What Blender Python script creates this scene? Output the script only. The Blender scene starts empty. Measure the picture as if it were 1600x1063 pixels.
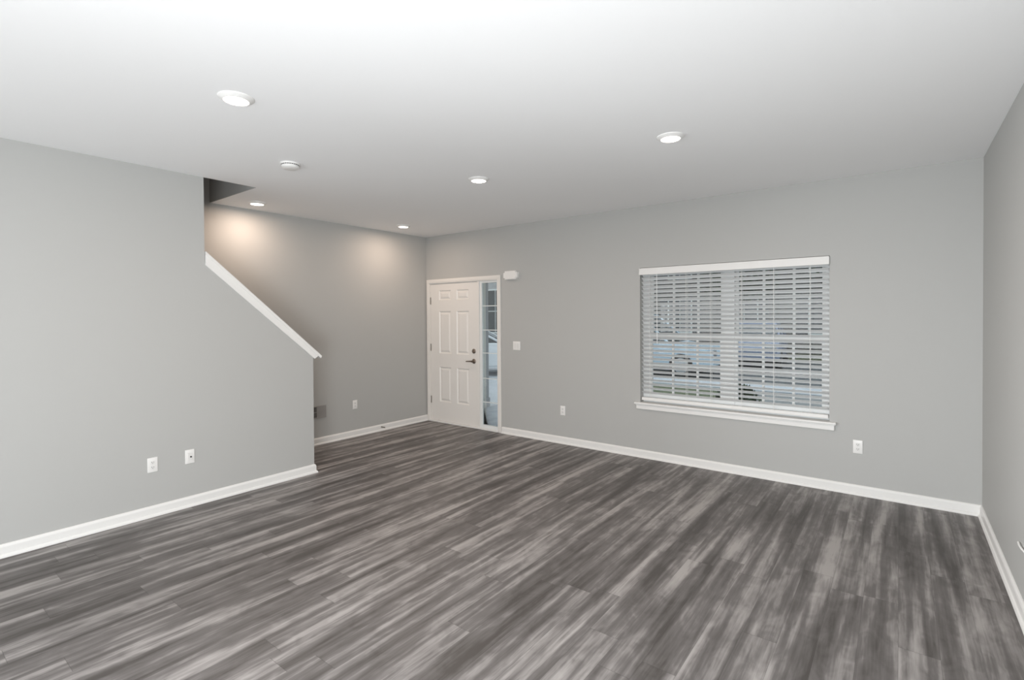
import bpy, bmesh, math, random
from mathutils import Vector, Matrix
random.seed(7)
scn = bpy.context.scene
COL = scn.collection
PI = math.pi

# ------------------------------------------------------------------ dimensions (metres)
H = 2.74            # ceiling height
W = 6.131           # inner face of right wall
S = 0.977           # room-side face of stair wall
ST = 0.12           # its thickness
E_ = 2.444          # stair wall starts at y=-E_
C_ = 3.427          # its full-height part starts at y=-C_
O_ = 2.985          # edge of the stairwell opening in the ceiling
BACK = -7.4
G = -0.18           # ground outside

# ------------------------------------------------------------------ camera
def rot(yaw, pitch, roll):
    return (Matrix.Rotation(yaw, 3, 'Z') @ Matrix.Rotation(pitch, 3, 'X') @ Matrix.Rotation(roll, 3, 'Y'))
cam_d = bpy.data.cameras.new('camera')
cam = bpy.data.objects.new('camera', cam_d); COL.objects.link(cam)
R_ = rot(0.6541169620793872, -0.011938844865761874, 0.006280345107528184)
M4 = Matrix((R_ @ Vector((1, 0, 0)), R_ @ Vector((0, 0, 1)), -(R_ @ Vector((0, 1, 0))))).transposed().to_4x4()
M4.translation = Vector((5.6247, -5.2360, 1.5555))
cam.matrix_world = M4
cam_d.sensor_fit = 'HORIZONTAL'; cam_d.sensor_width = 36
cam_d.lens = 789.2456 / 1600 * 36
cam_d.shift_y = -27.9 / 1600
cam_d.clip_start = 0.05; cam_d.clip_end = 300
scn.camera = cam

# ------------------------------------------------------------------ world, colour management
wd = bpy.data.worlds.new('overcast_sky'); scn.world = wd; wd.use_nodes = True
bg = wd.node_tree.nodes['Background']
bg.inputs[0].default_value = (0.90, 0.95, 1.0, 1); bg.inputs[1].default_value = 1.15
scn.view_settings.view_transform = 'Standard'; scn.view_settings.look = 'None'
scn.view_settings.gamma = 1; scn.view_settings.use_curve_mapping = False
scn.view_settings.exposure = 0.16

# ------------------------------------------------------------------ area lights: unseen daylight from behind and added fills, no openings built
def area(name, loc, rotation, sx, sy, power, col):
    l = bpy.data.lights.new(name, 'AREA'); l.shape = 'RECTANGLE'; l.size = sx; l.size_y = sy
    l.energy = power; l.color = col
    o = bpy.data.objects.new(name, l); COL.objects.link(o); o.location = loc; o.rotation_euler = rotation
    return o
LP = dict(A=60, B=18, C=110, D=26)
area('back_daylight', (3.6, BACK + 0.10, 1.10), (math.radians(90), 0, 0), 4.8, 2.0, LP['A'], (0.94, 0.975, 1.0))  # stands for daylight from behind; the back wall has no door
area('ceiling_bounce_fill', (5.55, -5.5, 1.0), (math.radians(180 - 34), 0, math.radians(0)), 0.8, 0.6, LP['B'], (0.94, 0.975, 1.0))  # added uplight imitating light bounced off the ceiling, no fixture here
area('right_side_fill', (W - 0.3, -6.2, 0.95), (math.radians(86), 0, math.radians(60)), 1.2, 1.4, LP['C'], (0.94, 0.975, 1.0))  # added fill inside the room, imitates daylight from the right
area('left_side_fill', (1.5, -6.4, 1.2), (math.radians(87), 0, math.radians(-50)), 1.0, 1.2, LP['D'], (0.94, 0.975, 1.0)).data.spread = math.radians(62)  # added narrow fill to brighten the right wall, no window behind it

# ------------------------------------------------------------------ materials
def mat(name, col, rough=0.5, metal=0.0, spec=0.5, bump=None, trans=0.0):
    m = bpy.data.materials.new(name); m.use_nodes = True
    nt = m.node_tree; b = nt.nodes['Principled BSDF']
    b.inputs['Base Color'].default_value = (*col, 1); b.inputs['Roughness'].default_value = rough
    b.inputs['Metallic'].default_value = metal; b.inputs['Specular IOR Level'].default_value = spec
    if bump:
        sc, st = bump
        tc = nt.nodes.new('ShaderNodeTexCoord'); n = nt.nodes.new('ShaderNodeTexNoise')
        n.inputs['Scale'].default_value = sc; n.inputs['Detail'].default_value = 2
        bp = nt.nodes.new('ShaderNodeBump'); bp.inputs['Strength'].default_value = st; bp.inputs['Distance'].default_value = 0.001
        nt.links.new(tc.outputs['Object'], n.inputs['Vector'])
        nt.links.new(n.outputs['Fac'], bp.inputs['Height']); nt.links.new(bp.outputs['Normal'], b.inputs['Normal'])
    return m
def noisy(name, c1, c2, scale, rough=0.8, stretch=(1, 1, 1), spec=0.3):
    m = mat(name, c1, rough, spec=spec); nt = m.node_tree; b = nt.nodes['Principled BSDF']
    tc = nt.nodes.new('ShaderNodeTexCoord'); mp = nt.nodes.new('ShaderNodeMapping'); mp.inputs['Scale'].default_value = stretch
    n = nt.nodes.new('ShaderNodeTexNoise'); n.inputs['Scale'].default_value = scale; n.inputs['Detail'].default_value = 5
    r = nt.nodes.new('ShaderNodeValToRGB'); r.color_ramp.elements[0].position = 0.35; r.color_ramp.elements[1].position = 0.65
    r.color_ramp.elements[0].color = (*c1, 1); r.color_ramp.elements[1].color = (*c2, 1)
    L = nt.links.new
    L(tc.outputs['Object'], mp.inputs[0]); L(mp.outputs[0], n.inputs['Vector']); L(n.outputs['Fac'], r.inputs[0]); L(r.outputs[0], b.inputs['Base Color'])
    return m
M_wall = mat('greige_wall_paint', (0.475, 0.474, 0.460), 0.6, spec=0.25, bump=(220, 0.12))
M_ceil = mat('white_ceiling_paint', (0.92, 0.92, 0.92), 0.8, spec=0.15, bump=(160, 0.12))
M_trim = mat('white_trim_paint', (0.82, 0.81, 0.79), 0.35)
M_door = mat('white_door_paint', (0.80, 0.775, 0.74), 0.4)
M_vinyl = mat('white_vinyl', (0.78, 0.80, 0.80), 0.35)
M_plate = mat('white_plastic', (0.84, 0.83, 0.81), 0.3)
M_plate2 = mat('white_plastic_insert', (0.80, 0.79, 0.77), 0.35)
M_dark = mat('dark_slot', (0.03, 0.03, 0.03), 0.6)
M_nickel = mat('satin_bronze_metal', (0.24, 0.20, 0.17), 0.35, metal=0.9)
M_steel = mat('hinge_metal', (0.30, 0.28, 0.25), 0.4, metal=0.8)
M_grille = mat('painted_grille', (0.34, 0.325, 0.31), 0.5)
M_cord = mat('white_cord', (0.8, 0.8, 0.78), 0.7)
M_sub = mat('subfloor', (0.35, 0.33, 0.3), 0.8)

# slats let a little light through
M_slat = mat('white_slat_vinyl', (0.86, 0.87, 0.87), 0.4)
nt = M_slat.node_tree; b = nt.nodes['Principled BSDF']; out = nt.nodes['Material Output']
tr = nt.nodes.new('ShaderNodeBsdfTranslucent'); tr.inputs[0].default_value = (0.8, 0.8, 0.8, 1)
mx = nt.nodes.new('ShaderNodeMixShader'); mx.inputs[0].default_value = 0.2
nt.links.new(b.outputs[0], mx.inputs[1]); nt.links.new(tr.outputs[0], mx.inputs[2]); nt.links.new(mx.outputs[0], out.inputs[0])

# clear pane: transparent with a Fresnel reflection
M_glass = bpy.data.materials.new('window_glass'); M_glass.use_nodes = True
nt = M_glass.node_tree; nt.nodes.clear()
out = nt.nodes.new('ShaderNodeOutputMaterial'); t = nt.nodes.new('ShaderNodeBsdfTransparent'); g = nt.nodes.new('ShaderNodeBsdfGlossy')
t.inputs[0].default_value = (0.90, 0.94, 0.94, 1); g.inputs['Roughness'].default_value = 0.02
f = nt.nodes.new('ShaderNodeFresnel'); f.inputs[0].default_value = 1.5; mx = nt.nodes.new('ShaderNodeMixShader')
nt.links.new(f.outputs[0], mx.inputs[0]); nt.links.new(t.outputs[0], mx.inputs[1]); nt.links.new(g.outputs[0], mx.inputs[2]); nt.links.new(mx.outputs[0], out.inputs[0])

def emis(name, col, s):
    m = bpy.data.materials.new(name); m.use_nodes = True; nt = m.node_tree; nt.nodes.clear()
    o = nt.nodes.new('ShaderNodeOutputMaterial'); e = nt.nodes.new('ShaderNodeEmission')
    e.inputs[0].default_value = (*col, 1); e.inputs[1].default_value = s; nt.links.new(e.outputs[0], o.inputs[0]); return m
M_lens = emis('lit_lamp_lens', (1.0, 0.90, 0.80), 6.0)

# vinyl plank floor: planks run along Y
def floor_mat():
    m = mat('grey_vinyl_plank', (0.2, 0.2, 0.2), 0.40, spec=0.22); nt = m.node_tree; N = nt.nodes; L = nt.links.new
    b = N['Principled BSDF']
    tc = N.new('ShaderNodeTexCoord'); sp = N.new('ShaderNodeSeparateXYZ'); L(tc.outputs['Object'], sp.inputs[0])
    def mth(op, a, bb=None, c=None):
        n = N.new('ShaderNodeMath'); n.operation = op
        for i, x in enumerate((a, bb, c)):
            if x is None: continue
            if isinstance(x, (int, float)): n.inputs[i].default_value = x
            else: L(x, n.inputs[i])
        return n.outputs[0]
    PW, PL = 0.152, 1.22
    xs = mth('DIVIDE', sp.outputs[0], PW); row = mth('FLOOR', xs)
    wn = N.new('ShaderNodeTexWhiteNoise'); wn.noise_dimensions = '1D'; L(row, wn.inputs['W'])
    ys = mth('ADD', mth('DIVIDE', sp.outputs[1], PL), wn.outputs['Value']); pi_ = mth('FLOOR', ys)
    cv = N.new('ShaderNodeCombineXYZ'); L(row, cv.inputs[0]); L(pi_, cv.inputs[1])
    wp = N.new('ShaderNodeTexWhiteNoise'); wp.noise_dimensions = '2D'; L(cv.outputs[0], wp.inputs['Vector'])
    # streaks
    def streak(sx, sy, det, off, dist=0.0):
        c = N.new('ShaderNodeCombineXYZ')
        L(mth('MULTIPLY', sp.outputs[0], sx), c.inputs[0]); L(mth('MULTIPLY', sp.outputs[1], sy), c.inputs[1])
        L(mth('MULTIPLY', wp.outputs['Value'], off), c.inputs[2])
        n = N.new('ShaderNodeTexNoise'); n.inputs['Scale'].default_value = 1; n.inputs['Detail'].default_value = det
        n.inputs['Roughness'].default_value = 0.55; n.inputs['Distortion'].default_value = dist
        L(c.outputs[0], n.inputs['Vector']); return n.outputs['Fac']
    a = streak(10, 0.55, 2.0, 0.0, 0.5); a2 = streak(14, 0.7, 2.0, 40, 0.5); fine = streak(90, 5.0, 4, 90, 0.4); blot = streak(3, 2.2, 3, 15)
    knot = streak(11, 5.0, 2, 60, 1.2)
    v = mth('ADD', mth('MULTIPLY', mth('SUBTRACT', a, 0.5), 2.0), mth('MULTIPLY', mth('SUBTRACT', a2, 0.5), 1.15))
    v = mth('ADD', v, mth('MULTIPLY', mth('SUBTRACT', fine, 0.5), 0.6))
    v = mth('ADD', v, mth('MULTIPLY', mth('SUBTRACT', blot, 0.5), 0.6))
    v = mth('ADD', v, mth('MULTIPLY', mth('SUBTRACT', knot, 0.5), 0.55))
    v = mth('ADD', v, mth('MULTIPLY', mth('SUBTRACT', wp.outputs['Value'], 0.5), 0.12))
    v = mth('ADD', v, 0.5)
    r = N.new('ShaderNodeValToRGB'); L(v, r.inputs[0]); cr = r.color_ramp
    cr.elements[0].position = 0.05; cr.elements[0].color = (0.080, 0.072, 0.067, 1)
    cr.elements[1].position = 0.98; cr.elements[1].color = (0.385, 0.362, 0.350, 1)
    e = cr.elements.new(0.5); e.color = (0.160, 0.148, 0.143, 1)
    # seams
    fx = mth('FRACT', xs); fy = mth('FRACT', ys)
    ex = mth('MINIMUM', fx, mth('SUBTRACT', 1, fx)); ey = mth('MINIMUM', fy, mth('SUBTRACT', 1, fy))
    sx = mth('LESS_THAN', ex, 0.006); sy = mth('LESS_THAN', ey, 0.0011); seam = mth('MAXIMUM', sx, sy)
    mixn = N.new('ShaderNodeMix'); mixn.data_type = 'RGBA'; L(mth('MULTIPLY', seam, 0.45), mixn.inputs['Factor'])
    L(r.outputs[0], mixn.inputs['A']); mixn.inputs['B'].default_value = (0.05, 0.047, 0.045, 1)
    L(mixn.outputs['Result'], b.inputs['Base Color'])
    bp = N.new('ShaderNodeBump'); bp.inputs['Strength'].default_value = 0.15; bp.inputs['Distance'].default_value = 0.002
    L(mth('SUBTRACT', fine, seam), bp.inputs['Height']); L(bp.outputs['Normal'], b.inputs['Normal'])
    return m
M_floor = floor_mat()

# ------------------------------------------------------------------ mesh helpers
def box(bm, x0, x1, y0, y1, z0, z1):
    v = [bm.verts.new(p) for p in ((x0, y0, z0), (x1, y0, z0), (x1, y1, z0), (x0, y1, z0), (x0, y0, z1), (x1, y0, z1), (x1, y1, z1), (x0, y1, z1))]
    fs = [bm.faces.new([v[i] for i in q]) for q in ((0, 3, 2, 1), (4, 5, 6, 7), (0, 1, 5, 4), (1, 2, 6, 5), (2, 3, 7, 6), (3, 0, 4, 7))]
    return v, fs
def bbox(bm, x0, x1, y0, y1, z0, z1, r=0.002, seg=2):
    v, fs = box(bm, x0, x1, y0, y1, z0, z1)
    es = list({e for q in fs for e in q.edges})
    bmesh.ops.bevel(bm, geom=es, offset=r, segments=seg, affect='EDGES', profile=0.5)
def lathe(bm, prof, seg=32, mtx=Matrix()):
    rings = []
    for r, z in prof:
        if r < 1e-6: rings.append([bm.verts.new(mtx @ Vector((0, 0, z)))])
        else: rings.append([bm.verts.new(mtx @ Vector((r * math.cos(2 * PI * i / seg), r * math.sin(2 * PI * i / seg), z))) for i in range(seg)])
    for a, b_ in zip(rings, rings[1:]):
        for i in range(seg):
            j = (i + 1) % seg
            if len(a) == 1 and len(b_) == 1: continue
            if len(a) == 1: bm.faces.new((a[0], b_[i], b_[j]))
            elif len(b_) == 1: bm.faces.new((a[i], b_[0], a[j]))
            else: bm.faces.new((a[i], b_[i], b_[j], a[j]))
def prism(bm, pts, axis, a0, a1):
    """pts 2D outline; axis 'x','y','z' = extrusion axis"""
    def P(p, a):
        return {'x': (a, p[0], p[1]), 'y': (p[0], a, p[1]), 'z': (p[0], p[1], a)}[axis]
    A = [bm.verts.new(P(p, a0)) for p in pts]; B = [bm.verts.new(P(p, a1)) for p in pts]
    bm.faces.new(A); bm.faces.new(B[::-1]); n = len(pts)
    for i in range(n): bm.faces.new((A[i], B[i], B[(i + 1) % n], A[(i + 1) % n]))
def tube(bm, pts, r, seg=8):
    pts = [Vector(p) for p in pts]; rings = []
    for i, p in enumerate(pts):
        d = (pts[min(i + 1, len(pts) - 1)] - pts[max(i - 1, 0)]).normalized()
        u = d.cross(Vector((0, 0, 1)))
        if u.length < 1e-3: u = d.cross(Vector((1, 0, 0)))
        u.normalize(); w = d.cross(u)
        rr = r[i] if isinstance(r, (list, tuple)) else r
        rings.append([bm.verts.new(p + rr * (math.cos(2 * PI * k / seg) * u + math.sin(2 * PI * k / seg) * w)) for k in range(seg)])
    for a, b_ in zip(rings, rings[1:]):
        for k in range(seg): bm.faces.new((a[k], a[(k + 1) % seg], b_[(k + 1) % seg], b_[k]))
    bm.faces.new(rings[0][::-1]); bm.faces.new(rings[-1])
def obj(name, bm, m, parent=None, smooth=False):
    bmesh.ops.recalc_face_normals(bm, faces=bm.faces)
    me = bpy.data.meshes.new(name); bm.to_mesh(me); bm.free()
    if m: me.materials.append(m)
    if smooth:
        for p in me.polygons: p.use_smooth = True
        try: me.set_sharp_from_angle(angle=math.radians(35))
        except Exception: pass
    o = bpy.data.objects.new(name, me); COL.objects.link(o)
    if parent: o.parent = parent
    return o
def tag(o, label=None, cat=None, group=None, kind=None):
    if label: o['label'] = label
    if cat: o['category'] = cat
    if group: o['group'] = group
    if kind: o['kind'] = kind
    return o
def empty(name, loc, rz=0, **k):
    o = bpy.data.objects.new(name, None); COL.objects.link(o); o.location = loc; o.rotation_euler = (0, 0, rz)
    o.empty_display_size = 0.1
    return tag(o, **k)
def copy_tree(o, parent=None):
    c = o.copy(); COL.objects.link(c)
    if parent: c.parent = parent
    for ch in list(o.children): copy_tree(ch, c)
    return c
def B(): return bmesh.new()

# ------------------------------------------------------------------ the shell
bm = B(); box(bm, -0.2, W + 0.2, BACK - 0.2, 0.0, -0.12, 0.0); box(bm, 0.06, 1.372, 0.0, 0.16, -0.12, -0.002)
tag(obj('floor', bm, M_floor), 'grey wood look plank floor with long light and dark streaks', 'floor', kind='structure')
CT = 0.32
bm = B()
box(bm, S, W + 0.2, BACK - 0.2, 0.2, H, H + CT)
box(bm, -0.2, S, -O_, 0.2, H, H + CT)
box(bm, -0.2, S, BACK - 0.2, -6.2, H, H + CT)
tag(obj('ceiling', bm, M_ceil), 'smooth white ceiling above the whole room', 'ceiling', kind='structure')

DX0, DX1, DZ1 = 0.055, 1.378, 2.055        # door unit opening
WX0, WX1, WZ0, WZ1 = 3.375, 5.137, 0.592, 2.072  # window opening
WT = 0.17
bm = B()
box(bm, -0.2, DX0, 0, WT, 0, H); box(bm, DX0, DX1, 0, WT, DZ1, H)
box(bm, DX1, WX0, 0, WT, 0, H); box(bm, WX0, WX1, 0, WT, 0, WZ0); box(bm, WX0, WX1, 0, WT, WZ1, H); box(bm, WX1, W + 0.2, 0, WT, 0, H)
tag(obj('wall_front', bm, M_wall), 'greige wall holding the entry door and the blinded window', 'wall', kind='structure')
bm = B(); box(bm, W, W + 0.2, BACK, 0, 0, H)
tag(obj('wall_right', bm, M_wall), 'plain grey wall at the right edge of the room', 'wall', kind='structure')
bm = B(); box(bm, -0.2, 0, BACK, 0, 0, H); box(bm, -0.2, 0, -6.4, -2.8, H, 5.2)
tag(obj('wall_entry', bm, M_wall), 'greige side wall left of the entry door, warmly lit from the ceiling', 'wall', kind='structure')
bm = B(); box(bm, -0.2, W + 0.2, BACK - 0.2, BACK, 0, H)
tag(obj('wall_back', bm, M_wall), 'grey wall behind the viewer', 'wall', kind='structure')
# stair wall: sloped knee wall then full height
KZ0, KZ1 = 1.150, 2.020      # wall height under the cap at its low and high end
bm = B()
prism(bm, [(-E_, 0), (-E_, KZ0), (-C_, KZ1), (-C_, H), (BACK, H), (BACK, 0)], 'x', S - ST, S)
tag(obj('wall_left', bm, M_wall), 'light grey stair wall with a sloping cut for the staircase', 'wall', kind='structure')
# stairwell above the ceiling
bm = B()
box(bm, 0, S + 0.1, -2.985, -2.80, H + CT, 5.2); box(bm, 0.001, S - 0.001, -2.992, -2.985, H + 0.001, H + CT)  # thin header liner in darker wall paint stands in for shade in the opening
box(bm, S - 0.001, S + 0.1, -6.3, -2.985, H + CT, 5.2); box(bm, -0.2, S + 0.1, -6.4, -6.2, H + CT, 5.2); box(bm, -0.2, S + 0.1, -6.4, -2.8, 5.2, 5.3)
tag(obj('wall_stairwell', bm, M_wall), 'walls of the dark stairwell seen through the ceiling opening', 'wall', kind='structure')
# stair flight behind the knee wall
bm = B(); n = 14; rise = 3.06 / n; run = 0.245
pts = [(-E_ - 0.02, 0.0)]
for i in range(n):
    y = -E_ - 0.02 - i * run; pts += [(y, (i + 1) * rise), (y - run, (i + 1) * rise)]
pts += [(pts[-1][0], pts[-1][1] - 0.3), (-E_ - 0.02 - run * 1.3, 0.0)]
prism(bm, pts, 'x', 0.002, S - ST - 0.002)
tag(obj('staircase', bm, M_sub), 'flight of stairs climbing behind the sloping knee wall', 'stairs', kind='structure')

# cap board on the knee wall
TZ = math.atan2(0.91, 1.03)
bm = B()
def cap_pts(lo, hi, y0, y1, zl, zh):
    return [(y0, zl + lo), (y0, zl + hi), (y1, zh + hi), (y1, zh + lo)]
slope = (KZ1 - KZ0) / (C_ - E_)
yl = -E_ + 0.075
# top board (overhangs both faces)
prism(bm, [(yl, KZ0 - slope * 0.075 + 0.060), (yl + 0.012, KZ0 - slope * 0.075 + 0.082), (-C_ + 0.004, KZ1 + 0.096), (-C_ + 0.004, KZ1 + 0.068)], 'x', S - ST - 0.019, S + 0.019)
# side skirts under the board
for x0, x1 in ((S, S + 0.013), (S - ST - 0.013, S - ST)):
    prism(bm, [(-E_ + 0.012, KZ0 - 0.008), (-E_ + 0.055, KZ0 + 0.022), (-C_ + 0.004, KZ1 + 0.07), (-C_ + 0.004, KZ1 - 0.018)], 'x', x0, x1)
prism(bm, [(-E_ + 0.001, KZ0 - 0.0), (-E_ + 0.055, KZ0 + 0.022), (-C_ + 0.004, KZ1 + 0.07), (-C_ + 0.004, KZ1 + 0.001)], 'x', S - ST, S)
tag(obj('trim_1', bm, M_trim), 'white sloping cap board along the top of the knee wall', 'trim', kind='structure')

# ------------------------------------------------------------------ baseboards
BP = [(0, 0), (0.026, 0), (0.026, 0.008), (0.021, 0.018), (0.014, 0.022), (0.014, 0.068), (0.010, 0.078), (0.006, 0.084), (0, 0.086)]
bm = B(); prism(bm, [(-d, z) for d, z in BP], 'x', 1.436, W)
tag(obj('baseboard_front', bm, M_trim), 'white baseboard along the window wall', 'baseboard', kind='structure')
bm = B(); prism(bm, [(W - d, z) for d, z in BP], 'y', BACK, 0)
tag(obj('baseboard_right', bm, M_trim), 'white baseboard along the right wall', 'baseboard', kind='structure')
bm = B(); prism(bm, [(d, z) for d, z in BP], 'y', -E_ + 0.05, 0)
tag(obj('baseboard_entry', bm, M_trim), 'white baseboard on the wall beside the entry door', 'baseboard', kind='structure')
# stair wall baseboard with a mitred return round the wall end
bm = B()
def ring(x, y, sx, sy): return [bm.verts.new((x + sx * d, y + sy * d, z)) for d, z in BP]
A = ring(S, BACK, 1, 0); Bc = ring(S, -E_, 1, 1); Cc = ring(S - ST, -E_, 0, 1)
n = len(BP)
for P, Q in ((A, Bc), (Bc, Cc)):
    for i in range(n): bm.faces.new((P[i], Q[i], Q[(i + 1) % n], P[(i + 1) % n]))
bm.faces.new(A); bm.faces.new(Cc[::-1])
tag(obj('baseboard_left', bm, M_trim), 'white baseboard along the stair wall, turning its corner', 'baseboard', kind='structure')

# ------------------------------------------------------------------ entry door unit
def casing(bm, x0, x1, z1, w, d=0.016):
    # two legs and a head with a small step
    for (a, b_) in ((x0, x0 + w), (x1 - w, x1)):
        bbox(bm, a, b_, -d, 0, 0, z1 - w + 0.001, 0.003)
        bbox(bm, a + w * 0.2, b_ - w * 0.3, -d - 0.004, -d + 0.001, 0, z1 - w + 0.001, 0.002)
    bbox(bm, x0, x1, -d, 0, z1 - w, z1, 0.003)
    bbox(bm, x0 + w * 0.2, x1 - w * 0.2, -d - 0.004, -d + 0.001, z1 - w * 0.75, z1 - w * 0.2, 0.002)
bm = B(); casing(bm, 0.014, 1.428, 2.103, 0.056)
# jambs, mullion, head, sill between door and sidelight
box(bm, DX0, 0.078, 0, 0.14, 0, DZ1); box(bm, 1.372, DX1 + 0.0, 0, 0.14, 0, DZ1); box(bm, 0.078, 1.372, 0, 0.14, 2.036, DZ1)
box(bm, 1.012, 1.040, -0.002, 0.14, 0.02, 2.036)
box(bm, 0.078, 0.09, 0.075, 0.14, 0.02, 2.036)
tag(obj('trim_2', bm, M_door), 'white casing and frame round the entry door and its side window', 'trim', kind='structure')
bm = B(); bbox(bm, 0.04, 1.40, -0.020, 0.15, 0.001, 0.022, 0.004)
tag(obj('trim_3', bm, M_trim), 'pale threshold strip under the entry door', 'trim', kind='structure')

door = empty('door_1', (0.080, 0.012, 0.024), label='closed white six panel entry door with dark lever handle', cat='door', kind='structure')
DW, DH, DT = 0.930, 2.010, 0.044
# slab with sunk, raised-field panels, built in the door's own frame (front face y=0)
def panel_slab(W_, H_, T_, panels):
    bm = B()
    xs = sorted({0, W_} | {p[0] for p in panels} | {p[1] for p in panels}); zs = sorted({0, H_} | {p[2] for p in panels} | {p[3] for p in panels})
    def is_panel(xa, xb, za, zb):
        return any(p[0] - 1e-6 <= xa and xb <= p[1] + 1e-6 and p[2] - 1e-6 <= za and zb <= p[3] + 1e-6 for p in panels)
    for i in range(len(xs) - 1):
        for j in range(len(zs) - 1):
            if not is_panel(xs[i], xs[i + 1], zs[j], zs[j + 1]):
                bm.faces.new([bm.verts.new(q) for q in ((xs[i], 0, zs[j]), (xs[i + 1], 0, zs[j]), (xs[i + 1], 0, zs[j + 1]), (xs[i], 0, zs[j + 1]))])
    for (x0, x1, z0, z1) in panels:
        loops = []
        for ins, dep in ((0, 0), (0.006, 0.0), (0.020, 0.013), (0.030, 0.013), (0.052, 0.002)):
            loops.append([bm.verts.new(q) for q in ((x0 + ins, dep, z0 + ins), (x1 - ins, dep, z0 + ins), (x1 - ins, dep, z1 - ins), (x0 + ins, dep, z1 - ins))])
        for a, b_ in zip(loops, loops[1:]):
            for k in range(4): bm.faces.new((a[k], a[(k + 1) % 4], b_[(k + 1) % 4], b_[k]))
        bm.faces.new(loops[-1])
    # edges and back
    c = [bm.verts.new(q) for q in ((0, 0, 0), (W_, 0, 0), (W_, 0, H_), (0, 0, H_), (0, T_, 0), (W_, T_, 0), (W_, T_, H_), (0, T_, H_))]
    for q in ((0, 1, 5, 4), (1, 2, 6, 5), (2, 3, 7, 6), (3, 0, 4, 7), (4, 5, 6, 7)): bm.faces.new([c[i] for i in q])
    bmesh.ops.remove_doubles(bm, verts=bm.verts, dist=1e-5)
    return bm
cols = ((0.165, 0.415), (0.515, 0.765)); rows = ((0.275, 0.800), (0.985, 1.615), (1.765, 1.920))
panels = [(a, b_, c, d) for a, b_ in cols for c, d in rows]
obj('door_panel', panel_slab(DW, DH, DT, panels), M_door, door)
for z in (0.30, 1.075, 1.765):
    bm = B(); box(bm, -0.010, 0.004, -0.004, 0.0, z - 0.05, z + 0.05)
    tube(bm, [(-0.001, -0.007, z - 0.052), (-0.001, -0.007, z + 0.052)], 0.0065, 8)
    obj('hinge', bm, M_steel, door)
RX = Matrix.Rotation(PI / 2, 4, 'X')     # lathe axis z -> -y
def at(x, y, z): return Matrix.Translation((x, y, z)) @ RX
bm = B(); lathe(bm, [(0, 0), (0.033, 0), (0.033, 0.006), (0.027, 0.012), (0.024, 0.013), (0.022, 0.020), (0, 0.022)], 28, at(0.852, 0, 1.047))
db = obj('deadbolt', bm, M_nickel, door, True)
bm = B(); bbox(bm, 0.846, 0.858, -0.036, -0.018, 1.031, 1.063, 0.003); obj('thumb_turn', bm, M_nickel, db)
bm = B(); lathe(bm, [(0, 0), (0.034, 0), (0.034, 0.006), (0.028, 0.011), (0.014, 0.014), (0.012, 0.045), (0.014, 0.052), (0, 0.056)], 28, at(0.852, 0, 0.906))
hd = obj('door_handle', bm, M_nickel, door, True); hd['label'] = 'dark lever handle'
bm = B(); tube(bm, [(0.856, -0.044, 0.906), (0.83, -0.047, 0.907), (0.79, -0.049, 0.905), (0.755, -0.046, 0.902), (0.738, -0.042, 0.901)], [0.011, 0.010, 0.009, 0.008, 0.007], 10)
obj('lever', bm, M_nickel, hd, True)

# sidelight
sl = empty('window_2', (1.040, 0.012, 0.022), label='tall narrow side window right of the entry door', cat='window', kind='structure')
SW = 0.332; SH = 2.014
bm = B()
gx0, gx1, gz0, gz1 = 0.038, 0.306, 0.045, 1.990
for a in ((0, gx0, 0, SH), (gx1, SW, 0, SH), (gx0, gx1, 0, gz0), (gx0, gx1, gz1, SH)): bbox(bm, a[0], a[1], 0, 0.044, a[2], a[3], 0.003)
obj('window_frame', bm, M_vinyl, sl)
bm = B(); box(bm, gx0, gx1, 0.020, 0.024, gz0, gz1); obj('window_pane', bm, M_glass, sl)
bm = B()
for z in (0.357, 0.682, 1.030, 1.346, 1.675): box(bm, gx0, gx1, 0.014, 0.030, z - 0.005, z + 0.005)
obj('muntin_bars', bm, M_vinyl, sl)

# ------------------------------------------------------------------ big window
YF = 0.085    # room face of the window frame
win = empty('window_1', (0, 0, 0), label='double window with white grid bars behind the blind', cat='window', kind='structure')
bm = B()
FX = [(WX0, 3.447), (4.219, 4.328), (5.100, WX1)]
for a, b_ in FX: bbox(bm, a, b_, YF, YF + 0.08, WZ0, WZ1, 0.003)
for a, b_ in ((3.447, 4.219), (4.328, 5.100)):
    bbox(bm, a, b_, YF, YF + 0.08, WZ0, 0.655, 0.003); bbox(bm, a, b_, YF, YF + 0.08, 2.03, WZ1, 0.003)
obj('window_frame', bm, M_vinyl, win)
for a, b_ in ((3.447, 4.219), (4.328, 5.100)):
    for z0, z1, yo in ((0.655, 1.355, 0.006), (1.300, 2.03, 0.036)):
        bm = B(); w = 0.030
        box(bm, a, a + w, YF + yo, YF + yo + 0.026, z0, z1); box(bm, b_ - w, b_, YF + yo, YF + yo + 0.026, z0, z1)
        box(bm, a + w, b_ - w, YF + yo, YF + yo + 0.026, z0, z0 + 0.045); box(bm, a + w, b_ - w, YF + yo, YF + yo + 0.026, z1 - 0.045, z1)
        s_ = obj('sash', bm, M_vinyl, win)
        bm = B(); box(bm, a + w, b_ - w, YF + yo + 0.011, YF + yo + 0.015, z0 + 0.045, z1 - 0.045); obj('window_pane', bm, M_glass, s_)
        bm = B()
        for k in (1, 2):
            x = a + (b_ - a) * k / 3; box(bm, x - 0.011, x + 0.011, YF + yo + 0.004, YF + yo + 0.022, z0 + 0.045, z1 - 0.045)
        zm = (z0 + z1) / 2; box(bm, a + w, b_ - w, YF + yo + 0.005, YF + yo + 0.021, zm - 0.006, zm + 0.006)
        obj('muntin_bars', bm, M_vinyl, s_)
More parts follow.
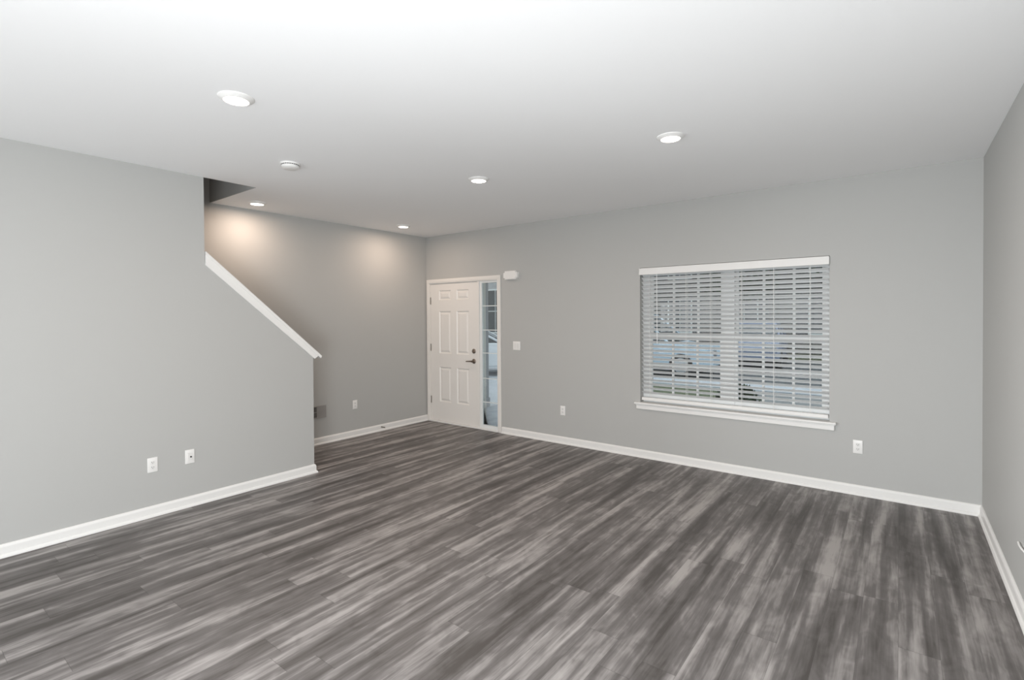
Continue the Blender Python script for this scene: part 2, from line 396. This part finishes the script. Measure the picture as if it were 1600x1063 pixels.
# stool and apron
bm = B()
bbox(bm, 3.318, 5.190, -0.040, 0.0, 0.586, 0.606, 0.005); bbox(bm, WX0, WX1, -0.01, YF, 0.586, 0.606, 0.002)
bbox(bm, 3.335, 5.175, -0.018, 0, 0.533, 0.586, 0.003); bbox(bm, 3.330, 5.180, -0.024, 0, 0.574, 0.586, 0.003)
tag(obj('trim_4', bm, M_trim), 'white window stool and apron board under the blinded window', 'trim', kind='structure')

# blind
bl = empty('window_blind', (4.256, 0.035, 2.07), label='white two inch slat blind with open slats hanging in the double window', cat='window blind')
def L2(bm): 
    bmesh.ops.translate(bm, verts=bm.verts, vec=(-4.256, -0.035, -2.07)); return bm
bm = B(); bbox(bm, 3.366, 5.136, -0.018, -0.006, 1.994, 2.066, 0.003)
bbox(bm, 3.366, 3.374, -0.018, -0.001, 1.994, 2.066, 0.002); obj('valance', L2(bm), M_trim, bl)
bm = B(); box(bm, 3.380, 5.130, 0.008, 0.060, 2.025, 2.070); obj('headrail', L2(bm), M_trim, bl)
bm = B(); tilt = math.radians(33); cw = 0.0508
for k in range(-1, 28):
    zp = 1.971 - 0.0228 - 0.0456 * k; z = zp + (zp - 1.5555) * 0.0067
    secs = 6; up = []; dn = []
    for i in range(secs + 1):
        t = (i / secs - 0.5); arch = 0.0035 * (1 - 4 * t * t)
        # room edge up: room side (y smaller) is higher
        y = 0.035 + cw * t * math.cos(tilt) + arch * math.sin(tilt); zz = z - cw * t * math.sin(tilt) + arch * math.cos(tilt)
        up.append((y, zz + 0.0013)); dn.append((y, zz - 0.0013))
    jit = random.uniform(-0.001, 0.001)
    prism(bm, [(y, q + jit) for y, q in up + dn[::-1]], 'x', 3.386, 5.128)
obj('slats', L2(bm), M_slat, bl)
bm = B(); bbox(bm, 3.386, 5.128, 0.010, 0.060, 0.628, 0.660, 0.004); obj('bottom_rail', L2(bm), M_trim, bl)
for x in (3.481, 3.872, 4.117, 4.407, 4.689, 4.986):
    bm = B()
    for y in (0.012, 0.058): box(bm, x - 0.0016, x + 0.0016, y - 0.0008, y + 0.0008, 0.655, 2.03)
    obj('ladder_cord', L2(bm), M_cord, bl)
bm = B(); tube(bm, [(3.565, -0.001, 2.0), (3.567, 0.001, 1.25)], 0.004, 8); obj('tilt_wand', L2(bm), M_vinyl, bl)

# ------------------------------------------------------------------ wall plates (local: plate lies in XZ, faces -Y)
def plate(w, h):
    bm = B(); bbox(bm, -w / 2, w / 2, -0.006, 0, -h / 2, h / 2, 0.0035, 3); return bm
def make_outlet(loc, rz, **k):
    t = empty('wall_outlet', loc, rz, **k)
    obj('cover_plate', plate(0.070, 0.115), M_plate, t, True)
    for z in (-0.0195, 0.0195):
        bm = B(); bbox(bm, -0.0165, 0.0165, -0.0078, -0.005, z - 0.0145, z + 0.0145, 0.001)
        rc = obj('receptacle', bm, M_plate2, t)
        bm = B(); box(bm, -0.0075, -0.005, -0.0082, -0.0075, z - 0.002, z + 0.007); box(bm, 0.005, 0.0075, -0.0082, -0.0075, z - 0.002, z + 0.006)
        lathe(bm, [(0, 0), (0.0024, 0), (0.0024, 0.0004), (0, 0.0004)], 10, at(0, -0.0078, z - 0.0075))
        obj('slots', bm, M_dark, rc)
    bm = B(); lathe(bm, [(0, 0), (0.0034, 0), (0.0025, 0.0012), (0, 0.0014)], 12, at(0, -0.006, 0)); obj('screw', bm, M_plate2, t)
    return t
WH = 'white outlet plate'
og = 'wall outlets'
make_outlet((2.382, 0, 0.403), 0, label='white duplex outlet on the front wall between entry door and window', cat='wall outlet', group=og)
def put(loc, rz, label):
    c = copy_tree(bpy.data.objects['wall_outlet']); c.location = loc; c.rotation_euler = (0, 0, rz); c['label'] = label; return c
put((5.345, 0, 0.414), 0, 'white duplex outlet on the front wall right of and below the window')
put((S, -3.822, 0.406), PI / 2, 'white duplex outlet on the stair wall, left of the cable jack plate')
put((0, -1.274, 0.416), PI / 2, 'white duplex outlet low on the wall left of the entry door')
# cable jack plate
t = empty('cable_jack', (S, -3.560, 0.413), PI / 2, label='white wall plate with one small dark cable jack on the stair wall', cat='wall jack')
obj('cover_plate', plate(0.070, 0.115), M_plate, t, True)
bm = B(); bbox(bm, -0.017, 0.017, -0.0078, -0.005, -0.033, 0.033, 0.001); ins = obj('insert', bm, M_plate2, t)
bm = B(); lathe(bm, [(0, 0), (0.0065, 0), (0.0065, 0.004), (0.0045, 0.012), (0, 0.012)], 12, at(0.006, -0.007, -0.002)); obj('jack_socket', bm, M_dark, t)
# light switch
t = empty('light_switch', (1.686, 0, 1.170), 0, label='white two gang light switch plate right of the side window', cat='light switch')
obj('cover_plate', plate(0.118, 0.115), M_plate, t, True)
for x in (-0.023, 0.023):
    bm = B(); prism(bm, [(-0.005, -0.033), (-0.0065, -0.033), (-0.0105, 0.033), (-0.005, 0.033)], 'x', x - 0.0165, x + 0.0165); obj('rocker', bm, M_plate2, t)
# door chime
t = empty('door_chime', (1.612, 0, 2.088), 0, label='white rounded box chime high on the wall right of the entry door', cat='door chime')
bm = B(); v, fs = box(bm, -0.112, 0.112, -0.045, 0, -0.056, 0.056)
es = [e for e in bm.edges if abs(e.verts[0].co.y - e.verts[1].co.y) > 0.01]
bmesh.ops.bevel(bm, geom=es, offset=0.022, segments=5, affect='EDGES')
es = [e for e in bm.edges if e.verts[0].co.y < -0.044 and e.verts[1].co.y < -0.044 and len(e.link_faces) == 2 and abs(sum(f.normal.y for f in e.link_faces)) < 1.5]
bmesh.ops.bevel(bm, geom=es, offset=0.008, segments=3, affect='EDGES')
obj('cover', bm, M_plate, t, True)
bm = B()
for k in range(7): box(bm, -0.045 + k * 0.015 - 0.003, -0.045 + k * 0.015 + 0.003, -0.030, -0.012, -0.0568, -0.0555)
obj('sound_slots', bm, M_dark, t)

# return register on the entry wall
t = empty('wall_register', (0, -1.872, 0.398), PI / 2, label='grey louvred air register low on the entry wall beside the stair wall', cat='air vent')
rw, rh = 0.182, 0.077
bm = B()
for a in ((-rw, rw, -rh, -rh + 0.014), (-rw, rw, rh - 0.014, rh), (-rw, -rw + 0.014, -rh + 0.014, rh - 0.014), (rw - 0.014, rw, -rh + 0.014, rh - 0.014)):
    bbox(bm, a[0], a[1], -0.006, 0, a[2], a[3], 0.0015)
box(bm, -rw + 0.014, rw - 0.014, -0.006, -0.001, -0.004, 0.004)
obj('register_frame', bm, M_grille, t)
bm = B(); box(bm, -rw + 0.014, rw - 0.014, -0.0012, -0.0006, -rh + 0.014, rh - 0.014); obj('duct_opening', bm, M_dark, t)
bm = B(); nx = 30
for i in range(nx):
    x = -rw + 0.018 + i * (2 * rw - 0.036) / (nx - 1)
    s = 0.0035 if x > 0.06 else -0.0035
    for z0, z1 in ((-rh + 0.014, -0.004), (0.004, rh - 0.014)):
        if x > 0.06: prism(bm, [(x - 0.0062, -0.0015), (x + 0.004, -0.0055), (x + 0.005, -0.0050), (x - 0.0052, -0.0010)], 'z', z0, z1)
        else: prism(bm, [(x + 0.0035, -0.0015), (x - 0.002, -0.0055), (x - 0.003, -0.0050), (x + 0.0025, -0.0010)], 'z', z0, z1)
obj('louvres', bm, M_grille, t)

# spring door stop on the baseboard
t = empty('door_stop', (0.014, -0.86, 0.052), 0, label='small dark spring door stop on the baseboard left of the entry door', cat='door stop')
bm = B()
pts = [(0.004 + 0.052 * i / 96, 0.006 * math.cos(i * PI / 6), 0.006 * math.sin(i * PI / 6)) for i in range(97)]
tube(bm, pts, 0.0016, 5); obj('spring', bm, M_steel, t)
bm = B(); lathe(bm, [(0, 0), (0.011, 0), (0.009, 0.005), (0, 0.005)], 14, Matrix.Rotation(PI / 2, 4, 'Y')); obj('base', bm, M_steel, t)
bm = B(); lathe(bm, [(0, 0.055), (0.008, 0.055), (0.0085, 0.066), (0.006, 0.070), (0, 0.070)], 14, Matrix.Rotation(PI / 2, 4, 'Y')); obj('tip', bm, mat('grey_rubber', (0.3, 0.29, 0.28), 0.7), t)

# short white cable end low on the right wall
bm = B(); tube(bm, [(0.0, -0.16, 0.0), (-0.008, -0.10, 0.001), (-0.009, -0.05, 0.0), (-0.006, 0.0, 0.0)], 0.005, 8)
o = obj('wall_cable', bm, M_plate); o.location = (W - 0.001, -1.53, 0.352)
tag(o, 'short white cable end low on the right wall at the frame edge', 'cable')

# ------------------------------------------------------------------ ceiling lamps
def make_lamp(loc, label, power):
    t = empty('ceiling_light', loc, 0, label=label, cat='ceiling light', group='round disc lights on the ceiling')
    bm = B(); lathe(bm, [(0.089, 0), (0.088, -0.004), (0.070, -0.017), (0.063, -0.019), (0.061, -0.015)], 48)
    obj('trim_ring', bm, M_plate, t, True)
    bm = B(); lathe(bm, [(0, -0.0215), (0.045, -0.0205), (0.0615, -0.0165)], 48); obj('diffuser', bm, M_lens, t, True)
    return t
LAMPS = [((2.79, -3.966), 'nearest and largest round disc light, on the ceiling above the left part of the room', 9),
         ((4.418, -1.921), 'round disc light on the ceiling in front of the window', 9),
         ((2.742, -1.936), 'round disc light in the middle of the ceiling, right of the smoke detector', 9),
         ((0.375, -2.690), 'round disc light beside the dark stairwell opening in the ceiling', 9),
         ((0.503, -0.865), 'smallest, farthest round disc light on the ceiling near the entry door', 9)]
for i, ((x, y), lab, pw) in enumerate(LAMPS):
    if i == 0: proto = make_lamp((x, y, H), lab, pw)
    else:
        c = copy_tree(proto); c.location = (x, y, H); c['label'] = lab
    l = bpy.data.lights.new('lamp_light', 'AREA'); l.shape = 'DISK'; l.size = 0.12; l.energy = pw * 0.72; l.color = (1.0, 0.77, 0.61)
    o = bpy.data.objects.new('lamp_light', l); COL.objects.link(o); o.location = (x, y, H - 0.024)
# smoke detector
t = empty('smoke_detector', (1.905, -3.175, H), 0, label='white round smoke detector on the ceiling between the near light and the stairwell', cat='smoke detector')
bm = B(); lathe(bm, [(0, 0), (0.070, 0), (0.070, -0.010), (0.068, -0.012), (0.062, -0.013)], 40); obj('base', bm, M_plate, t, True)
bm = B(); lathe(bm, [(0.058, -0.012), (0.064, -0.018), (0.062, -0.034), (0.050, -0.042), (0.030, -0.044), (0, -0.045)], 40); hs = obj('housing', bm, M_plate2, t, True)
bm = B()
for k in range(24):
    a = 2 * PI * k / 24; v_, f_ = box(bm, 0.060, 0.0645, -0.003, 0.003, -0.017, -0.0125); bmesh.ops.rotate(bm, verts=v_, cent=(0, 0, 0), matrix=Matrix.Rotation(a, 3, 'Z'))
obj('air_slots', bm, M_dark, t)

# ------------------------------------------------------------------ outside
M_conc = noisy('pale_concrete', (0.52, 0.54, 0.58), (0.62, 0.64, 0.68), 3)
M_asph = noisy('wet_asphalt', (0.10, 0.105, 0.11), (0.17, 0.175, 0.18), 6)
M_grass = noisy('winter_grass', (0.09, 0.11, 0.06), (0.17, 0.18, 0.11), 14)
M_post = mat('grey_post_paint', (0.36, 0.37, 0.40), 0.6)
M_siding = noisy('house_siding', (0.42, 0.42, 0.43), (0.50, 0.50, 0.51), 4)
M_shut = mat('dark_shutter', (0.03, 0.04, 0.05), 0.5)
M_wglass = mat('dark_house_glass', (0.04, 0.05, 0.06), 0.08)
M_roof = noisy('roof_shingle', (0.10, 0.095, 0.09), (0.18, 0.17, 0.16), 20)
M_bark = noisy('tree_bark', (0.08, 0.06, 0.05), (0.15, 0.12, 0.10), 12)
M_leaf = noisy('dark_foliage', (0.03, 0.05, 0.025), (0.09, 0.12, 0.06), 5)
M_tire = mat('black_rubber', (0.02, 0.02, 0.02), 0.7); M_rim = mat('wheel_silver', (0.5, 0.5, 0.52), 0.3, metal=0.8)
def brick():
    m = mat('red_brick', (0.2, 0.1, 0.08), 0.85); nt = m.node_tree; bt = nt.nodes.new('ShaderNodeTexBrick')
    tc = nt.nodes.new('ShaderNodeTexCoord'); mp = nt.nodes.new('ShaderNodeMapping'); mp.inputs['Rotation'].default_value = (PI / 2, 0, 0)
    bt.inputs['Color1'].default_value = (0.085, 0.078, 0.072, 1); bt.inputs['Color2'].default_value = (0.13, 0.115, 0.105, 1); bt.inputs['Mortar'].default_value = (0.22, 0.22, 0.21, 1)
    bt.inputs['Scale'].default_value = 4; nt.links.new(tc.outputs['Object'], mp.inputs[0]); nt.links.new(mp.outputs[0], bt.inputs[0]); nt.links.new(bt.outputs[0], nt.nodes['Principled BSDF'].inputs[0]); return m
M_brick = brick()
bm = B(); box(bm, -40, 30, WT, 60, G - 0.3, G)
tag(obj('ground', bm, M_grass), 'dull winter lawn outside the front wall', 'lawn', kind='structure')
bm = B(); bbox(bm, -0.9, 2.6, WT, 1.85, G, -0.03, 0.01)
tag(obj('porch_slab', bm, M_conc), 'pale concrete porch slab outside the entry door', 'porch', kind='structure')
bm = B(); prism(bm, [(1.2, 1.85), (-2.2, 1.85), (-8.2, 7.0), (-2.4, 7.0)], 'z', G, G + 0.03)
tag(obj('walkway', bm, M_conc), 'pale concrete walk leading from the porch to the street', 'walkway', kind='structure')
bm = B(); prism(bm, [(3.6, 2.0), (6.8, 2.0), (6.2, 7.0), (2.6, 7.0)], 'z', G, G + 0.03)
tag(obj('driveway', bm, noisy('grey_driveway', (0.22, 0.22, 0.22), (0.30, 0.30, 0.30), 4)), 'grey concrete driveway outside the right part of the window', 'driveway', kind='structure')
bm = B(); box(bm, -40, 30, 7.0, 8.2, G, G + 0.05)
tag(obj('sidewalk', bm, M_conc), 'pale sidewalk along the street outside', 'sidewalk', kind='structure')
bm = B(); box(bm, -40, 30, 8.5, 16.0, G - 0.02, G + 0.01)
tag(obj('street', bm, M_asph), 'dark asphalt street outside', 'street', kind='structure')
# porch post and roof
t = empty('porch_post', (-0.175, 1.5, -0.03), 0, label='grey square porch post outside the side window', cat='porch post')
bm = B(); bbox(bm, -0.065, 0.065, -0.065, 0.065, 0.16, 2.56, 0.008); obj('shaft', bm, M_post, t)
bm = B(); bbox(bm, -0.08, 0.08, -0.08, 0.08, 0, 0.16, 0.01); obj('base', bm, M_post, t)
bm = B(); bbox(bm, -0.09, 0.09, -0.09, 0.09, 2.56, 2.63, 0.01); obj('capital', bm, M_post, t)
bm = B(); box(bm, -1.0, 2.7, WT, 1.75, 2.63, 2.80); box(bm, -1.0, 2.7, 1.42, 1.58, 2.40 + 0.1, 2.63)
o = obj('porch_roof', bm, M_siding); tag(o, 'pale porch roof over the entry seen through the side window', 'porch roof', kind='structure')

def house(name, x0, x1, y, h, wallm, wins, label):
    t = empty(name, ((x0 + x1) / 2, y, G), 0, label=label, cat='house'); w = (x1 - x0) / 2
    bm = B(); box(bm, -w, w, 0, 7, 0, h); obj('wall', bm, wallm, t)
    bm = B(); prism(bm, [(-0.5, h), (3.5, h + 2.6), (7.5, h), (7.5, h - 0.15), (-0.5, h - 0.15)], 'x', -w - 0.4, w + 0.4); obj('roof', bm, M_roof, t)
    for (cx, cz, ww, hh, sh) in wins:
        bm = B()
        for a in ((cx - ww - .06, cx - ww, cz - hh, cz + hh), (cx + ww, cx + ww + .06, cz - hh, cz + hh), (cx - ww - .06, cx + ww + .06, cz + hh, cz + hh + .08), (cx - ww - .06, cx + ww + .06, cz - hh - .08, cz - hh), (cx - ww, cx + ww, cz - .02, cz + .02), (cx - .015, cx + .015, cz - hh, cz + hh)):
            box(bm, a[0], a[1], -0.05, 0, a[2], a[3])
        wf = obj('window', bm, M_vinyl, t)
        bm = B(); box(bm, cx - ww, cx + ww, -0.02, -0.01, cz - hh, cz + hh); obj('window_pane', bm, M_wglass, wf)
        if sh:
            for s in (-1, 1):
                bm = B(); x = cx + s * (ww + .06 + sh / 2 + .02); 
                box(bm, x - sh / 2, x + sh / 2, -0.03, 0, cz - hh - .05, cz + hh + .05)
                for q in range(int(hh * 2 / 0.09)): box(bm, x - sh / 2 + .04, x + sh / 2 - .04, -0.05, -0.03, cz - hh + q * .09, cz - hh + q * .09 + .05)
                obj('shutter', bm, M_shut, t)
    return t
house('house', -8.0, 11.0, 20.0, 5.6, M_brick, [(-4.6, 1.7, .55, .8, .4), (-1.6, 1.7, .55, .8, .4), (1.6, 1.7, .55, .8, .4), (4.6, 1.7, .55, .8, .4), (-4.6, 4.3, .55, .7, .4), (-1.6, 4.3, .55, .7, .4), (1.6, 4.3, .55, .7, .4), (4.6, 4.3, .55, .7, .4)], 'dark brick house across the street behind the blind')
house('house', -26, -9.5, 15.5, 6.0, M_siding, [(-5.5, 2.0, .8, 1.0, .5), (-1.5, 2.0, .8, 1.0, .5), (2.4, 2.0, .9, 1.1, .5), (6.4, 2.0, .9, 1.1, .5), (-1.5, 4.6, .7, .7, .4), (2.4, 4.6, .7, .7, .4), (6.4, 4.6, .7, .7, .4)], 'pale house with dark shutters seen through the side window')

def car(loc, rz, paint, label, tall=0.0):
    t = empty('car', loc, rz, label=label, cat='car')
    bm = B(); prof = [(-2.25, .35), (-2.28, .62), (-2.2, .86), (-1.75, .93), (1.0, .95), (2.0, .82), (2.25, .65), (2.27, .36), (1.85, .28), (-1.9, .28)]
    lo = [(-2.25 + .0, z) for _, z in prof]
    rings = []
    for yy, sc, dz in ((-.88, .97, -.03), (-.84, 1, 0), (.84, 1, 0), (.88, .97, -.03)):
        rings.append([bm.verts.new((x * sc, yy, z + (dz if z > .5 else -dz))) for x, z in prof])
    n = len(prof)
    for a, b_ in zip(rings, rings[1:]):
        for i in range(n): bm.faces.new((a[i], b_[i], b_[(i + 1) % n], a[(i + 1) % n]))
    bm.faces.new(rings[0]); bm.faces.new(rings[-1][::-1])
    obj('body', bm, paint, t, True)
    H_ = 1.44 + tall
    def cabin(m, name, sc, zt, zb):
        bm = B(); pr = [(-1.9, zb), (-1.35, zt), (0.15, zt), (1.05, zb)]
        if tall: pr[1] = (-1.75, zt)
        R0 = []
        for yy, kx in ((-.80, 0), (-.60, 1), (.60, 1), (.80, 0)):
            R0.append(yy)
        b0 = [bm.verts.new(p) for p in ((pr[0][0], -.82, zb), (pr[3][0], -.82, zb), (pr[3][0], .82, zb), (pr[0][0], .82, zb))]
        t0 = [bm.verts.new(p) for p in ((pr[1][0], -.62, zt), (pr[2][0], -.62, zt), (pr[2][0], .62, zt), (pr[1][0], .62, zt))]
        bm.faces.new(b0[::-1]); bm.faces.new(t0)
        for i in range(4): bm.faces.new((b0[i], b0[(i + 1) % 4], t0[(i + 1) % 4], t0[i]))
        return obj(name, bm, m, t)
    cabin(M_wglass, 'window_glass', 1, H_ - .05, .92)
    bm = B(); xr = -1.75 if tall else -1.35
    bbox(bm, xr - .02, .20, -.66, .66, H_ - .07, H_, .03, 3)
    for s in (-1, 1):
        for a, b_ in (((-1.88, .83 * s, .93), (xr, .64 * s, H_ - .04)), ((-.45, .83 * s, .93), (-.45, .64 * s, H_ - .04)), ((1.05, .83 * s, .93), (.16, .64 * s, H_ - .04))): tube(bm, [a, b_], .035, 6)
    obj('roof', bm, paint, t)
    for x in (-1.4, 1.4):
        for s in (-1, 1):
            bm = B(); mt = Matrix.Translation((x, s * .72, .33)) @ Matrix.Rotation(-s * PI / 2, 4, 'X')
            lathe(bm, [(0, 0), (.31, 0), (.33, .03), (.33, .17), (.30, .19), (.21, .17)], 24, mt); wh = obj('wheel', bm, M_tire, t, True)
            bm = B(); lathe(bm, [(.215, .168), (.18, .172), (.05, .175), (0, .178)], 24, mt); obj('hubcap', bm, M_rim, wh, True)
    for x, m, nm in ((2.2, M_rim, 'headlight'), (-2.24, mat('tail_red', (.35, .02, .02), .3), 'tail_light')):
        for s in (-1, 1):
            bm = B(); bbox(bm, x - .06, x + .06, s * .66 - .15, s * .66 + .15, .60, .76, .02); obj(nm, bm, m, t)
    return t
P_white = mat('white_car_paint', (.75, .78, .82), .25); P_blue = mat('blue_grey_car_paint', (.20, .24, .34), .25); P_ice = mat('ice_blue_car_paint', (.45, .56, .66), .25)
car((-0.55, 9.5, G + .01), 0, P_ice, 'pale blue tall car parked across from the left half of the window', .30)
car((-4.6, 6.0, G + .03), 0.6, P_white, 'white car parked on the street seen through the side window')
car((1.7, 13.6, G + .01), -PI / 2 + .1, P_blue, 'dark blue grey car seen end-on behind the middle of the window')

def tree(x, y, h, r, label, sd):
    rd = random.Random(sd)
    t = empty('tree', (x, y, G), 0, label=label, cat='tree')
    bm = B(); tube(bm, [(0, 0, -.1), (.05, 0, h * .4), (0, .08, h * .8)], [r, r * .8, r * .4], 10)
    for k in range(7):
        a = rd.uniform(0, 6.28); z = h * rd.uniform(.35, .7); ln = h * rd.uniform(.2, .35)
        tube(bm, [(0.02, .03, z), (math.cos(a) * ln * .5, math.sin(a) * ln * .5, z + ln * .4), (math.cos(a) * ln, math.sin(a) * ln, z + ln)], [r * .4, r * .25, r * .1], 6)
    obj('trunk', bm, M_bark, t, True)
    bm = B()
    for k in range(900):
        u = Vector((rd.gauss(0, 1), rd.gauss(0, 1), rd.gauss(0, 1))).normalized() * (rd.random() ** .33)
        p = Vector((u.x * h * .33, u.y * h * .33, h * .72 + u.z * h * .3)); s = .12
        d1 = Vector((rd.gauss(0, 1), rd.gauss(0, 1), rd.gauss(0, 1))).normalized() * s; d2 = d1.cross(Vector((rd.random(), rd.random(), 1))).normalized() * s * .6
        bm.faces.new([bm.verts.new(p + q) for q in (d1, d2, -d1, -d2)])
    obj('foliage', bm, M_leaf, t)
tree(4.3, 17.6, 6.0, .16, 'small dark tree before the brick house, right side of the window', 3)
tree(0.2, 17.8, 5.0, .14, 'small dark tree before the brick house, left side of the window', 5)
def bush(x, y, w, h, label, sd):
    rd = random.Random(sd); bm = B()
    t = empty('bush', (x, y, G), 0, label=label, cat='bush')
    for k in range(700):
        a = rd.uniform(0, 6.28); z = rd.random() ; rr = math.sqrt(1 - (z * .95) ** 2) * (.6 + .4 * rd.random())
        p = Vector((math.cos(a) * rr * w, math.sin(a) * rr * w, .03 + z * h)); s = .05
        d1 = Vector((rd.gauss(0, 1), rd.gauss(0, 1), rd.gauss(0, 1))).normalized() * s; d2 = d1.cross(Vector((rd.random(), rd.random(), 1))).normalized() * s * .6
        bm.faces.new([bm.verts.new(p + q) for q in (d1, d2, -d1, -d2)])
    obj('foliage', bm, M_leaf, t)
    bm = B(); tube(bm, [(0, 0, -.05), (0, 0, h * .6)], .03, 6); obj('stem', bm, M_bark, t)
bush(3.5, 3.6, .45, .55, 'low bush on the lawn outside, right part of the window', 1)
